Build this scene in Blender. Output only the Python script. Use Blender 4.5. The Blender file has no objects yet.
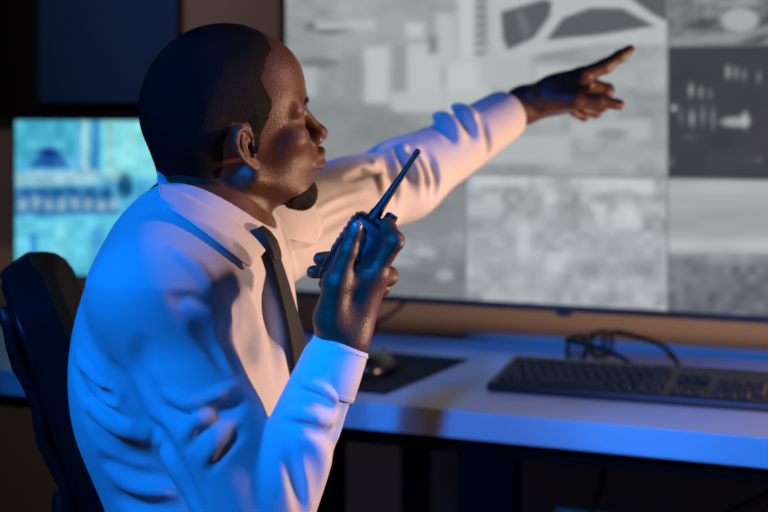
import bpy, bmesh, math, random
import numpy as np
from mathutils import Vector, Matrix
random.seed(7); np.random.seed(7)
f32 = np.float32
S = bpy.context.scene
COL = S.collection
# ------------------------------------------------------------------ camera frame and room frame
F, CX, HY, EYE = 1400.0, 384.0, 110.0, 1.22
YAW = math.radians(23.0)
CO, SI = math.cos(YAW), math.sin(YAW)

def P(px, py, d):                       # sight line at depth d: survey coordinates (right, away, up)
    return np.array([(px - CX) / F * d, d, EYE - (py - HY) / F * d])

def W(p):                               # survey coordinates -> room coordinates
    p = np.asarray(p, float)
    return np.stack([CO * p[..., 0] - SI * p[..., 1], SI * p[..., 0] + CO * p[..., 1], p[..., 2]], -1)

def onY(px, py, Y):                     # where a sight line meets the room plane y = Y
    w = W(P(px, py, 1.0)); t = Y / w[1]
    return np.array([w[0] * t, Y, EYE - (py - HY) / F * t])

def onZ(px, py, z):                     # where a sight line meets the height z
    d = (EYE - z) * F / (py - HY)
    return W(P(px, py, d))

# ------------------------------------------------------------------ materials
def mat(name, col, rough=0.5, metal=0.0, spec=0.5, noise=0.0, nscale=20.0, bump=0.0, bscale=200.0, sheen=0.0, coat=0.0, wave=None, col2=None):
    m = bpy.data.materials.new(name); m.use_nodes = True
    nt = m.node_tree; b = nt.nodes['Principled BSDF']
    b.inputs['Base Color'].default_value = (*col, 1); b.inputs['Roughness'].default_value = rough
    b.inputs['Metallic'].default_value = metal; b.inputs['Specular IOR Level'].default_value = spec
    b.inputs['Sheen Weight'].default_value = sheen; b.inputs['Coat Weight'].default_value = coat
    tc = nt.nodes.new('ShaderNodeTexCoord')
    if noise or col2:
        n = nt.nodes.new('ShaderNodeTexNoise'); n.inputs['Scale'].default_value = nscale; n.inputs['Detail'].default_value = 5
        nt.links.new(tc.outputs['Object'], n.inputs['Vector'])
        r = nt.nodes.new('ShaderNodeValToRGB')
        c2 = col2 or tuple(max(0, c * (1 - noise)) for c in col)
        r.color_ramp.elements[0].color = (*c2, 1); r.color_ramp.elements[1].color = (*col, 1)
        r.color_ramp.elements[0].position = 0.35; r.color_ramp.elements[1].position = 0.65
        nt.links.new(n.outputs['Fac'], r.inputs['Fac']); nt.links.new(r.outputs['Color'], b.inputs['Base Color'])
    if bump:
        n = nt.nodes.new('ShaderNodeTexNoise'); n.inputs['Scale'].default_value = bscale; n.inputs['Detail'].default_value = 4
        nt.links.new(tc.outputs['Object'], n.inputs['Vector'])
        bp = nt.nodes.new('ShaderNodeBump'); bp.inputs['Strength'].default_value = bump; bp.inputs['Distance'].default_value = 0.002
        nt.links.new(n.outputs['Fac'], bp.inputs['Height']); nt.links.new(bp.outputs['Normal'], b.inputs['Normal'])
    return m

M = {}
M['skin'] = mat('skin', (0.115, 0.045, 0.026), 0.42, spec=0.42, noise=0.3, nscale=55, bump=0.35, bscale=420)
M['hair'] = mat('hair', (0.004, 0.0035, 0.0035), 0.6, spec=0.14, bump=1.0, bscale=700)
M['beard'] = mat('beard', (0.008, 0.006, 0.005), 0.7, spec=0.2, bump=1.0, bscale=600)
M['nail'] = mat('nail', (0.30, 0.16, 0.12), 0.25, spec=0.6)
M['eye'] = mat('eye_white', (0.5, 0.45, 0.4), 0.2)
M['shirt'] = mat('white_cotton', (0.60, 0.60, 0.61), 0.75, spec=0.2, sheen=0.15, bump=0.12, bscale=900)
M['thread'] = mat('white_thread', (0.72, 0.72, 0.72), 0.8, spec=0.2)
M['button'] = mat('shirt_button', (0.75, 0.73, 0.7), 0.3)
M['tie'] = mat('black_tie', (0.012, 0.012, 0.014), 0.6, spec=0.3, bump=0.2, bscale=1200)
M['trousers'] = mat('dark_trousers', (0.02, 0.02, 0.025), 0.8)
M['shoe'] = mat('black_leather', (0.01, 0.01, 0.01), 0.35)
M['radio'] = mat('black_radio_plastic', (0.005, 0.005, 0.006), 0.42, spec=0.3, bump=0.1, bscale=900)
M['radio_grey'] = mat('grey_radio_plastic', (0.10, 0.09, 0.085), 0.35)
M['chair'] = mat('black_chair_mesh', (0.005, 0.005, 0.006), 0.8, spec=0.15, bump=0.6, bscale=900)
M['chair_pl'] = mat('black_chair_plastic', (0.006, 0.006, 0.007), 0.45, spec=0.25)
M['chrome'] = mat('grey_metal', (0.25, 0.25, 0.26), 0.3, metal=1)
M['desk'] = mat('white_desk_laminate', (0.55, 0.55, 0.56), 0.5, spec=0.2, noise=0.04, nscale=8)
M['desk_leg'] = mat('black_desk_metal', (0.003, 0.003, 0.003), 0.7, spec=0.08)
M['wall'] = mat('warm_white_wall', (0.56, 0.51, 0.48), 0.9, spec=0.2, noise=0.05, nscale=3, bump=0.1, bscale=150)
M['wall_dark'] = mat('dark_wall_paint', (0.06, 0.05, 0.045), 0.9, spec=0.2)
M['floor'] = mat('dark_floor', (0.06, 0.05, 0.045), 0.5, noise=0.2, nscale=6)
M['blue_panel'] = mat('blue_lit_panel', (0.03, 0.13, 0.50), 0.6, noise=0.05, nscale=3)  # panel base made bluer to carry the blue light falling on it
M['black_panel'] = mat('black_panel', (0.010, 0.011, 0.011), 0.6)
M['bezel'] = mat('black_bezel', (0.012, 0.012, 0.013), 0.35)
M['bezel_grey'] = mat('dark_grey_bezel', (0.02, 0.02, 0.02), 0.4)
M['key'] = mat('black_keycap', (0.016, 0.016, 0.017), 0.65, spec=0.25)
M['kbd'] = mat('black_keyboard_case', (0.010, 0.010, 0.011), 0.45)
M['pad'] = mat('black_mouse_pad', (0.012, 0.012, 0.013), 0.85, spec=0.2, bump=0.2, bscale=800)
M['mouse'] = mat('black_mouse', (0.010, 0.010, 0.011), 0.25)
M['glasses'] = mat('black_glasses_frame', (0.005, 0.005, 0.006), 0.6, spec=0.2)
M['cable'] = mat('black_cable', (0.008, 0.008, 0.008), 0.5)
ml = bpy.data.materials.new('clear_lens'); ml.use_nodes = True
_b = ml.node_tree.nodes['Principled BSDF']; _b.inputs['Transmission Weight'].default_value = 1; _b.inputs['Roughness'].default_value = 0.02; _b.inputs['IOR'].default_value = 1.1
M['lens'] = ml

def screen_mat(name, strength):
    m = bpy.data.materials.new(name); m.use_nodes = True; nt = m.node_tree
    b = nt.nodes['Principled BSDF']; a = nt.nodes.new('ShaderNodeAttribute'); a.attribute_name = 'picture'
    b.inputs['Base Color'].default_value = (0.01, 0.01, 0.01, 1); b.inputs['Roughness'].default_value = 0.5; b.inputs['Specular IOR Level'].default_value = 0.08
    nt.links.new(a.outputs['Color'], b.inputs['Emission Color']); b.inputs['Emission Strength'].default_value = strength
    return m

# ------------------------------------------------------------------ objects
def empty(name, loc, label, cat, group=None, rz=0.0):
    o = bpy.data.objects.new(name, None); COL.objects.link(o)
    o.location = tuple(float(v) for v in loc); o.rotation_euler = (0, 0, rz); o.empty_display_size = 0.05
    o['label'] = label; o['category'] = cat
    if group: o['group'] = group
    return o

def link(name, me, m, parent=None, smooth=True):
    o = bpy.data.objects.new(name, me); COL.objects.link(o)
    if m: me.materials.append(m)
    if smooth: me.shade_smooth()
    if parent: o.parent = parent
    return o

def tag(o, label, cat, group=None):
    o['label'] = label; o['category'] = cat
    if group: o['group'] = group
    return o

def rootloc(p):
    v = Vector((0, 0, 0))
    while p is not None:
        v = v + p.location; p = p.parent
    return np.array(v)

def raw(name, v, f, m, parent=None, smooth=True, world=True):
    """one mesh object; v in room coordinates, taken back to the parent's base"""
    v = np.asarray(v, float)
    if parent is not None and world: v = v - rootloc(parent)
    me = bpy.data.meshes.new(name)
    if isinstance(f, np.ndarray):
        n, k = f.shape
        me.vertices.add(len(v)); me.vertices.foreach_set('co', v.astype(f32).ravel())
        me.loops.add(n * k); me.loops.foreach_set('vertex_index', f.astype(np.int32).ravel())
        me.polygons.add(n); me.polygons.foreach_set('loop_start', np.arange(0, n * k, k, dtype=np.int32))
        me.update(calc_edges=True); me.validate()
    else:
        me.from_pydata([tuple(x) for x in v], [], f); me.update()
    return link(name, me, m, parent, smooth)

def from_bm(name, bm, m, parent=None, smooth=False, world=True, autosmooth=None):
    if parent is not None and world:
        bmesh.ops.translate(bm, verts=bm.verts, vec=-Vector(rootloc(parent)))
    bmesh.ops.recalc_face_normals(bm, faces=bm.faces)
    me = bpy.data.meshes.new(name); bm.to_mesh(me); bm.free()
    o = link(name, me, m, parent, smooth)
    if autosmooth: me.set_sharp_from_angle(angle=math.radians(autosmooth))
    return o

def box(bm, c, s, rz=0.0, bev=0.0, rot=None, seg=2):
    r = bmesh.ops.create_cube(bm, size=1.0); vs = r['verts']
    if rot is None: rot = Matrix.Rotation(rz, 3, 'Z')
    for v in vs: v.co = Vector((v.co.x * s[0], v.co.y * s[1], v.co.z * s[2]))
    if bev:
        es = list({e for v in vs for e in v.link_edges})
        g = bmesh.ops.bevel(bm, geom=es, offset=bev, segments=seg, affect='EDGES', profile=0.5)
        vs = list({v for f in g['faces'] for v in f.verts} | {v for v in vs if v.is_valid})
    for v in vs: v.co = rot @ v.co + Vector(c)
    return vs

def cyl(bm, a, b, r0, r1=None, n=20, cap=True):
    a, b = Vector(a), Vector(b); r1 = r0 if r1 is None else r1
    d = b - a; q = d.to_track_quat('Z', 'Y').to_matrix()
    r = bmesh.ops.create_cone(bm, cap_ends=cap, cap_tris=False, segments=n, radius1=r0, radius2=r1, depth=d.length)
    for v in r['verts']: v.co = q @ v.co + (a + b) / 2
    return r['verts']

def smooth_pts(pts, n=8):
    pts = [np.asarray(p, float) for p in pts]; out = []
    q = [2 * pts[0] - pts[1]] + pts + [2 * pts[-1] - pts[-2]]
    for i in range(1, len(q) - 2):
        for k in range(n):
            t = k / n
            out.append(0.5 * ((2 * q[i]) + (-q[i-1] + q[i+1]) * t + (2*q[i-1] - 5*q[i] + 4*q[i+1] - q[i+2]) * t*t + (-q[i-1] + 3*q[i] - 3*q[i+1] + q[i+2]) * t**3))
    out.append(pts[-1]); return np.array(out)

def tube(bm, pts, r, n=10, closed=False):
    pts = [Vector(p) for p in pts]; N = len(pts)
    rr = [r] * N if np.isscalar(r) else list(r)
    rings = []; up = None
    for i, p in enumerate(pts):
        t = (pts[(i+1) % N] - pts[i-1]) if closed else (pts[min(i+1, N-1)] - pts[max(i-1, 0)])
        t.normalize()
        if up is None: up = t.orthogonal().normalized()
        up = (up - t * up.dot(t)).normalized(); s = t.cross(up)
        rings.append([bm.verts.new(p + (up * math.cos(a) + s * math.sin(a)) * rr[i]) for a in (2*math.pi*k/n for k in range(n))])
    for i in range(N if closed else N - 1):
        A, B = rings[i], rings[(i+1) % N]
        for k in range(n): bm.faces.new((A[k], A[(k+1) % n], B[(k+1) % n], B[k]))
    if not closed:
        bm.faces.new(rings[0][::-1]); bm.faces.new(rings[-1])

# ------------------------------------------------------------------ implicit surfaces
def smin(a, b, k):
    h = np.maximum(k - np.abs(a - b), 0) / k
    return np.minimum(a, b) - h * h * k * 0.25
def smax(a, b, k): return -smin(-a, -b, k)
def ell(p, c, r):
    q = p - np.asarray(c, f32); r = np.asarray(r, f32)
    k0 = np.sqrt(((q / r) ** 2).sum(-1)); k1 = np.sqrt(((q / (r * r)) ** 2).sum(-1)) + 1e-9
    return k0 * (k0 - 1) / k1
def sph(p, c, r):
    q = p - np.asarray(c, f32); return np.sqrt((q * q).sum(-1)) - f32(r)
def cap(p, a, b, ra, rb=None):
    rb = ra if rb is None else rb
    a = np.asarray(a, f32); ba = np.asarray(b, f32) - a
    pa = p - a; h = np.clip((pa @ ba) / f32(ba @ ba), 0, 1)
    q = pa - h[..., None] * ba
    return np.sqrt((q * q).sum(-1)) - (f32(ra) + f32(rb - ra) * h)
def chain(p, pts, rs, k=0.0):
    d = None
    for i in range(len(pts) - 1):
        c = cap(p, pts[i], pts[i+1], rs[i], rs[i+1])
        d = c if d is None else (smin(d, c, k) if k else np.minimum(d, c))
    return d
def ellcap(p, a, b, ra, rb, side, flat):
    """capsule flattened to `flat` of its radius along `side`"""
    a = np.asarray(a, f32); b = np.asarray(b, f32); s = np.asarray(side, f32); s = s / np.linalg.norm(s)
    k = f32(1.0 / flat - 1.0)
    m = lambda q: q + (q @ s)[..., None] * s * k
    return cap(m(p), m(a), m(b), ra, rb)
def poly2d(x, y, pts):
    d = np.full(x.shape, 1e9, f32); s = np.ones(x.shape, f32); n = len(pts)
    for i in range(n):
        ax, ay = pts[i]; bx, by = pts[i-1]
        ex, ey = bx - ax, by - ay; wx, wy = x - ax, y - ay
        t = np.clip((wx*ex + wy*ey) / (ex*ex + ey*ey), 0, 1)
        d = np.minimum(d, (wx - ex*t)**2 + (wy - ey*t)**2)
        c1, c2, c3 = y >= ay, y < by, ex*wy > ey*wx
        s = np.where((c1 & c2 & c3) | (~c1 & ~c2 & ~c3), -s, s)
    return s * np.sqrt(d)

def mesh_sdf(fn, lo, hi, h):
    """sparse sampling + naive surface nets; returns verts (survey coordinates), quads"""
    lo = np.asarray(lo, float); B = 8
    nb = np.ceil((np.asarray(hi) - lo) / (h * B)).astype(int); n = nb * B + 1
    bc = np.stack(np.meshgrid(*[(np.arange(k) + 0.5) * B * h for k in nb], indexing='ij'), -1) + lo
    c = fn(bc.reshape(-1, 3).astype(f32)).reshape(nb)
    Fv = np.repeat(np.repeat(np.repeat(np.where(c < 0, -1.0, 1.0).astype(f32), B, 0), B, 1), B, 2)
    Fv = np.pad(Fv, ((0, 1),) * 3, mode='edge')
    act = np.argwhere(np.abs(c) < B * h * 0.95 * 1.25)
    g = np.stack(np.meshgrid(*[np.arange(B + 1)] * 3, indexing='ij'), -1).reshape(-1, 3)
    for s in range(0, len(act), 600):
        idx = (act[s:s+600, None, :] * B + g[None]).reshape(-1, 3)
        Fv[idx[:, 0], idx[:, 1], idx[:, 2]] = fn((idx * h + lo).astype(f32))
    ins = Fv < 0
    cs = [(i, j, k) for i in (0, 1) for j in (0, 1) for k in (0, 1)]
    sl = lambda A, o: A[o[0]:A.shape[0]-1+o[0], o[1]:A.shape[1]-1+o[1], o[2]:A.shape[2]-1+o[2]]
    cnt = sum(sl(ins, o).astype(np.int8) for o in cs)
    cells = np.argwhere((cnt > 0) & (cnt < 8))
    vals = {o: Fv[cells[:, 0]+o[0], cells[:, 1]+o[1], cells[:, 2]+o[2]] for o in cs}
    acc = np.zeros((len(cells), 3)); num = np.zeros(len(cells))
    for o in cs:
        for ax in range(3):
            if o[ax]: continue
            q = list(o); q[ax] = 1; q = tuple(q)
            a, b = vals[o], vals[q]; cr = (a < 0) != (b < 0)
            t = np.where(cr, a / np.where(a == b, 1, a - b), 0)
            p = np.tile(np.array(o, float), (len(cells), 1)); p[:, ax] += t
            acc += p * cr[:, None]; num += cr
    V = (cells + acc / num[:, None]) * h + lo
    ids = np.full(np.array(Fv.shape) - 1, -1, np.int32); ids[cells[:, 0], cells[:, 1], cells[:, 2]] = np.arange(len(cells))
    Q = []
    for ax in range(3):
        o1 = [0, 0, 0]; o1[ax] = 1
        a = ins[tuple(slice(0, ins.shape[i] - o1[i]) for i in range(3))]; b = ins[tuple(slice(o1[i], None) for i in range(3))]
        e = np.argwhere(a != b); u, w = (ax + 1) % 3, (ax + 2) % 3
        ok = (e[:, u] > 0) & (e[:, w] > 0) & (e[:, u] < ids.shape[u]) & (e[:, w] < ids.shape[w]); e = e[ok]
        flip = ins[e[:, 0], e[:, 1], e[:, 2]]
        def at(du, dw):
            q = e.copy(); q[:, u] -= du; q[:, w] -= dw; return ids[q[:, 0], q[:, 1], q[:, 2]]
        quad = np.stack([at(1, 1), at(0, 1), at(0, 0), at(1, 0)], 1)
        quad[~flip] = quad[~flip][:, ::-1]; Q.append(quad)
    Q = np.concatenate(Q); Q = Q[(Q >= 0).all(1)]
    return V, Q

def relax(V, Q, it=1, f=0.5):
    e = np.concatenate([Q[:, [0, 1]], Q[:, [1, 2]], Q[:, [2, 3]], Q[:, [3, 0]]]); e = np.concatenate([e, e[:, ::-1]])
    deg = np.bincount(e[:, 0], minlength=len(V)).astype(float)[:, None]
    for _ in range(it):
        s = np.stack([np.bincount(e[:, 0], V[e[:, 1], i], len(V)) for i in range(3)], 1)
        V = V * (1 - f) + s / deg * f
    return V

def joinq(parts):
    V, Q, o = [], [], 0
    for v, q in parts: V.append(v); Q.append(q + o); o += len(v)
    return np.concatenate(V), np.concatenate(Q)

def fnoise(p, s, seed=0):
    """cheap smooth noise: sum of rotated sines"""
    r = np.random.RandomState(seed); d = np.zeros(p.shape[:-1], f32)
    for i in range(6):
        v = r.normal(size=3); v = v / np.linalg.norm(v) * s * r.uniform(0.6, 1.6)
        d += np.sin(p @ v.astype(f32) + f32(r.uniform(0, 6.28)))
    return d / 6
# ------------------------------------------------------------------ the man
FWD = math.radians(19); ROLL = math.radians(11); PIT = math.radians(11)
HO = P(235.5, 135, 1.75)
_f = np.array([math.cos(FWD), math.sin(FWD), 0.0]); _l = np.array([-math.sin(FWD), math.cos(FWD), 0.0]); _u = np.array([0, 0, 1.0])
_l, _u = _l * math.cos(ROLL) + _u * math.sin(ROLL), _u * math.cos(ROLL) - _l * math.sin(ROLL)
_f, _u = _f * math.cos(PIT) + _u * math.sin(PIT), _u * math.cos(PIT) - _f * math.sin(PIT)
HR = np.stack([_f, _l, _u], 1)                     # columns: forward, left, up of the head
def h2c(q): return HO + (np.asarray(q, float) * 0.01) @ HR.T
def c2h(p): return ((p - HO.astype(f32)) @ HR.astype(f32)) * f32(100)
NK0, NK1, NK2 = P(203, 150, 1.765), P(216, 214, 1.752), P(220, 262, 1.75)

_ea = np.array([-0.16, -0.05, 0.98]); _ea /= np.linalg.norm(_ea)
_eb = np.array([-0.86, 0.48, 0.0]); _eb -= _ea * (_eb @ _ea); _eb /= np.linalg.norm(_eb)
_en = np.cross(_eb, _ea); _en = _en if _en[1] > 0 else -_en
EC = np.array([-0.3, 7.35, -0.2])
def ear(q):                                        # q: x forward, y outward, z up (cm)
    e = (q - EC.astype(f32)) @ np.stack([_eb, _ea, _en], 1).astype(f32) / f32(0.93)
    d = ell(e, (0.1, 0.3, 0.0), (1.45, 2.7, 0.40))
    d = smin(d, ell(e, (-0.2, 0, -0.7), (1.1, 2.0, 0.9)), 0.3)
    d = smin(d, ell(e, (-0.45, -2.35, 0.10), (0.78, 0.95, 0.42)), 0.35)
    d = smax(d, -ell(e, (-0.25, -0.15, 0.62), (0.80, 1.25, 0.72)), 0.18)
    d = smax(d, -ell(e, (0.25, 1.55, 0.60), (0.75, 0.85, 0.45)), 0.2)
    hx = [(-0.85, 0.35, .30), (-1.25, 1.2, .30), (-0.95, 2.2, .28), (-0.1, 2.95, .28), (0.9, 2.75, .30), (1.55, 1.8, .32), (1.65, 0.5, .32), (1.3, -0.7, .28), (0.75, -1.6, .22), (0.1, -2.4, .2)]
    d = smin(d, chain(e, hx, [.22, .27, .30, .32, .33, .33, .31, .29, .28, .3]), 0.14)
    ah = [(0.1, 2.0, .22), (0.75, 1.1, .30), (0.85, 0.1, .32), (0.5, -0.95, .32), (-0.05, -1.45, .34), (-.45, -1.35, .34)]
    d = smin(d, chain(e, ah, [.2, .27, .3, .3, .3, .26]), 0.16)
    d = smin(d, ell(e, (-1.12, -0.35, .32), (.38, .62, .36)), 0.25)
    return d * f32(0.93)

def head_cm(q):
    x, y, z = q[:, 0], q[:, 1], q[:, 2]; ay = np.abs(y)
    m = np.stack([x, ay, z], -1)
    d = ell(q, (-1.0, 0, 4.6), (9.5, 7.35, 9.3))
    d = smin(d, ell(q, (-3.6, 0, 3.2), (7.1, 6.9, 7.0)), 2.0)
    d = smin(d, ell(q, (3.2, 0, 5.6), (6.3, 6.3, 6.4)), 2.0)              # forehead
    d = smin(d, ell(q, (3.9, 0, -3.4), (5.2, 5.6, 5.4)), 2.2)            # face block
    d = smin(d, ell(m, (6.0, 4.0, -0.7), (2.3, 2.0, 1.8)), 1.8)          # cheekbone
    d = smin(d, cap(m, (8.55, 0.6, 3.05), (7.0, 4.6, 3.0), 0.95, 0.95), 1.3)   # brow ridge
    d = smin(d, cap(m, (0.3, 5.6, -4.2), (7.2, 1.9, -8.6), 1.35, 1.35), 2.0)   # jaw
    d = smin(d, ell(q, (7.2, 0, -8.9), (1.8, 2.3, 1.8)), 1.5)           # chin
    d = smin(d, ell(q, (6.9, 0, -4.4), (3.15, 3.3, 3.0)), 1.6)           # mouth mound
    d = smin(d, ell(q, (2.8, 0, -7.6), (4.6, 3.6, 1.9)), 2.0)            # under the jaw
    d = smax(d, -ell(m, (9.5, 3.35, 1.35), (1.75, 1.75, 1.15)), 1.1)     # eye socket
    d = smin(d, sph(m, (7.15, 3.2, 1.25), 1.28), 0.35)                   # lids
    d = smax(d, -ell(m, (8.45, 3.2, 1.22), (0.55, 1.15, 0.30)), 0.12)
    d = smin(d, cap(q, (8.6, 0, 2.0), (10.5, 0, -1.7), 0.62, 0.92), 1.0) # nose bridge
    d = smin(d, sph(q, (10.75, 0, -1.95), 1.02), 0.7)
    d = smin(d, ell(m, (9.75, 1.38, -2.25), (1.15, 0.78, 0.82)), 0.55)   # wings of the nose
    d = smax(d, -ell(m, (10.3, 0.72, -3.05), (0.55, 0.36, 0.5)), 0.25)   # nostrils
    d = smin(d, chain(m, [(10.5, 0, -4.3), (10.1, 1.2, -4.5), (8.9, 2.5, -5.15)], [0.72, 0.62, 0.3]), 0.5)   # upper lip
    d = smin(d, chain(m, [(10.3, 0, -5.8), (9.9, 1.2, -5.7), (8.9, 2.4, -5.25)], [0.84, 0.72, 0.3]), 0.5)   # lower lip
    d = smax(d, -chain(m, [(11.3, 0, -5.0), (10.6, 1.4, -5.1), (9.1, 2.75, -5.25)], [0.16, 0.16, 0.12]), 0.3)   # mouth line
    d = smax(d, -cap(q, (10.0, -1.6, -7.05), (10.0, 1.6, -7.05), 0.45), 0.9)
    d = smin(d, ear(m), 0.35)
    return d

def skin_head(p):
    q = c2h(p); d = head_cm(q) * f32(0.01)
    n = smin(cap(p, NK0, NK1, 0.058, 0.059), cap(p, NK1, NK2, 0.059, 0.066), 0.03)
    d = smin(d, n, 0.022)
    return d

HAIR_POLY = [(5.2, 12.4), (5.5, 10.8), (4.2, 9.6), (3.0, 7.8), (3.4, 6.2), (3.9, 5.0), (3.2, 2.8), (2.2, 1.6), (1.4, -1.5), (0.6, -1.9), (0.6, 1.2), (0.3, 2.9), (-1.6, 3.4), (-2.6, 1.6), (-3.0, -2.0), (-4.2, -4.4), (-7.5, -5.6), (-14, -5.6), (-14, 18), (5.2, 18)]
def skin_only_cm(q):
    x, y, z = q[:, 0], q[:, 1], q[:, 2]
    d = ell(q, (-1.0, 0, 4.6), (9.5, 7.35, 9.3))
    d = smin(d, ell(q, (-3.6, 0, 3.2), (7.1, 6.9, 7.0)), 2.0)
    d = smin(d, ell(q, (3.2, 0, 5.6), (6.3, 6.3, 6.4)), 2.0)
    d = smin(d, ell(q, (3.9, 0, -3.4), (5.2, 5.6, 5.4)), 2.2)
    return d
def hair_sdf(p):
    q = c2h(p)
    d = np.minimum(skin_only_cm(q), skin_head(p) * 100 + 0.05 * 0) 
    lim = poly2d(q[:, 0], q[:, 2], HAIR_POLY) + 0.20 * fnoise(q, 3.5, 21) + 0.45 * fnoise(q, 15, 23)
    t = np.clip(-lim / 2.2, 0, 1)
    d = d - (0.02 + 0.36 * t) - 0.03 * fnoise(q, 9, 3)
    return smax(d, lim, 0.25) * f32(0.01)
BEARD_POLY = [(4.4, -8.6), (6.6, -7.9), (8.0, -7.5), (9.0, -7.6), (12, -7.4), (12, -12), (2.4, -12), (2.0, -8.2)]
def beard_sdf(p):
    q = c2h(p); d = head_cm(q)
    lim = poly2d(q[:, 0], q[:, 2], BEARD_POLY) + 0.2 * fnoise(q, 4.5, 22)
    t = np.clip(-lim / 1.0, 0, 1); g = np.clip((q[:, 0] - 3.0) / 4.0, 0.08, 1)
    lo = head_cm(q + np.array([0.05, 0, 0.62], f32)) + np.where(g < .5, 1.0, 0).astype(f32)
    d = smin(d - (0.02 + 0.16 * t * g), lo, 0.3) - (0.05 * fnoise(q, 12, 5) + 0.10 * fnoise(q, 24, 6)) * t
    return smax(d, lim, 0.3) * f32(0.01)
def brow_sdf(p):
    q = c2h(p); m = np.stack([q[:, 0], np.abs(q[:, 1]), q[:, 2]], -1)
    lim = chain(m, [(9.7, 1.5, 2.9), (9.2, 3.2, 3.55), (7.6, 4.9, 3.1)], [.42, .4, .18])
    return smax(head_cm(q) - 0.12 - 0.03 * fnoise(q, 14, 9), lim, 0.15) * f32(0.01)

hv, hq = mesh_sdf(skin_head, HO + [-0.15, -0.15, -0.20], HO + [0.15, 0.15, 0.175], 0.0017)
hv = relax(hv, hq, 1, 0.4)
# right hand, closed round the two-way radio
RW = P(340, 340, 1.53); RE = P(258, 545, 1.50)
RH = dict(
    index=[P(374, 272, 1.520), P(394, 241, 1.512), P(387, 227, 1.530), P(375, 226, 1.550)],
    middle=[P(376, 277, 1.545), P(388, 276, 1.577), P(356, 256, 1.592), P(320, 259, 1.578)],
    ring=[P(370, 285, 1.567), P(381, 287, 1.600), P(350, 271, 1.606), P(313, 272, 1.582)],
    little=[P(362, 294, 1.586), P(369, 300, 1.616), P(345, 290, 1.614), P(324, 284, 1.595)])
RHr = dict(index=[.0120, .0106, .0092, .0078], middle=[.0120, .0106, .0092, .0078], ring=[.0115, .0102, .0088, .0075], little=[.0105, .0090, .0078, .0066])
RT = [P(331, 318, 1.512), P(336, 283, 1.500), P(348, 250, 1.496), P(356, 228.5, 1.498)]
def right_hand(p):
    d = cap(p, RW + (RE - RW) * 0.25, RW, 0.026, 0.0215)
    for k in RH: d = smin(d, cap(p, RW + (RH[k][0] - RW) * 0.12, RH[k][0], 0.019, 0.0135), 0.022)
    t = smin(cap(p, RT[0], RT[1], 0.0190, 0.0128), cap(p, RT[1], RT[2], 0.0122, 0.0100), 0.004)
    t = smin(t, smin(cap(p, RT[2], RT[3], 0.0102, 0.0082), sph(p, RT[3] + (RT[2] - RT[3]) * 0.22, 0.0096), 0.003), 0.004)
    d = smin(d, t, 0.014)
    d = smin(d, cap(p, RT[1] + [0, .006, 0], RH['index'][0], 0.0125, 0.0115), 0.012)      # web of the thumb
    d = smin(d, cap(p, RT[0] + [0, .008, 0], RH['index'][0] + [0, .006, 0], 0.014, 0.011), 0.014)
    for k in RH:
        c = None
        for i in range(3):
            s = cap(p, RH[k][i], RH[k][i+1], RHr[k][i], RHr[k][i+1])
            c = s if c is None else smin(c, s, 0.003)
        for i in (1, 2): c = smin(c, sph(p, RH[k][i], RHr[k][i] * 1.06), 0.003)
        d = smin(d, c, 0.0035)
    return d
# left hand, pointing at the wall screen
LW = P(518, 107, 2.205); LE = P(402, 180, 2.10)
LH = dict(
    index=[P(582, 76, 2.180), P(605, 66, 2.178), P(620, 56, 2.176), P(630, 49.5, 2.174)],
    middle=[P(584, 82, 2.205), P(607, 90, 2.212), P(602, 106, 2.206), P(588, 104, 2.200)],
    ring=[P(581, 88, 2.228), P(600, 99, 2.236), P(596, 112, 2.230), P(583, 109, 2.220)],
    little=[P(574, 95, 2.248), P(590, 106, 2.256), P(584, 116, 2.250), P(573, 112, 2.240)])
LHr = dict(index=[.0135, .0116, .0094, .0076], middle=[.0120, .0110, .0095, .0085], ring=[.0115, .0105, .0092, .008], little=[.0105, .0092, .0082, .007])
LT = [P(548, 100, 2.172), P(576, 100, 2.152), P(599, 101, 2.148), P(619, 104.5, 2.148)]
def left_hand(p):
    d = cap(p, LW + (LE - LW) * 0.25, LW, 0.027, 0.0225)
    for k in LH: d = smin(d, cap(p, LW + (LH[k][0] - LW) * 0.12, LH[k][0], 0.020, 0.0135), 0.022)
    d = smin(d, ell(p, P(560, 103, 2.205), (0.035, 0.03, 0.017)), 0.02)
    d = smin(d, ell(p, P(562, 91, 2.178), (0.042, 0.022, 0.027)), 0.02)
    d = smin(d, cap(p, LT[1], LH['index'][0], 0.011, 0.011), 0.012)
    t = smin(cap(p, LT[0], LT[1], 0.0185, 0.0130), cap(p, LT[1], LT[2], 0.0125, 0.0108), 0.004)
    t = smin(t, cap(p, LT[2], LT[3], 0.0108, 0.0086), 0.004)
    d = smin(d, t, 0.012)
    for k in LH:
        c = None
        for i in range(3):
            s = cap(p, LH[k][i], LH[k][i+1], LHr[k][i], LHr[k][i+1])
            c = s if c is None else smin(c, s, 0.003)
        for i in (1, 2): c = smin(c, sph(p, LH[k][i], LHr[k][i] * 1.05), 0.003)
        d = smin(d, c, 0.0035)
    return d
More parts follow.
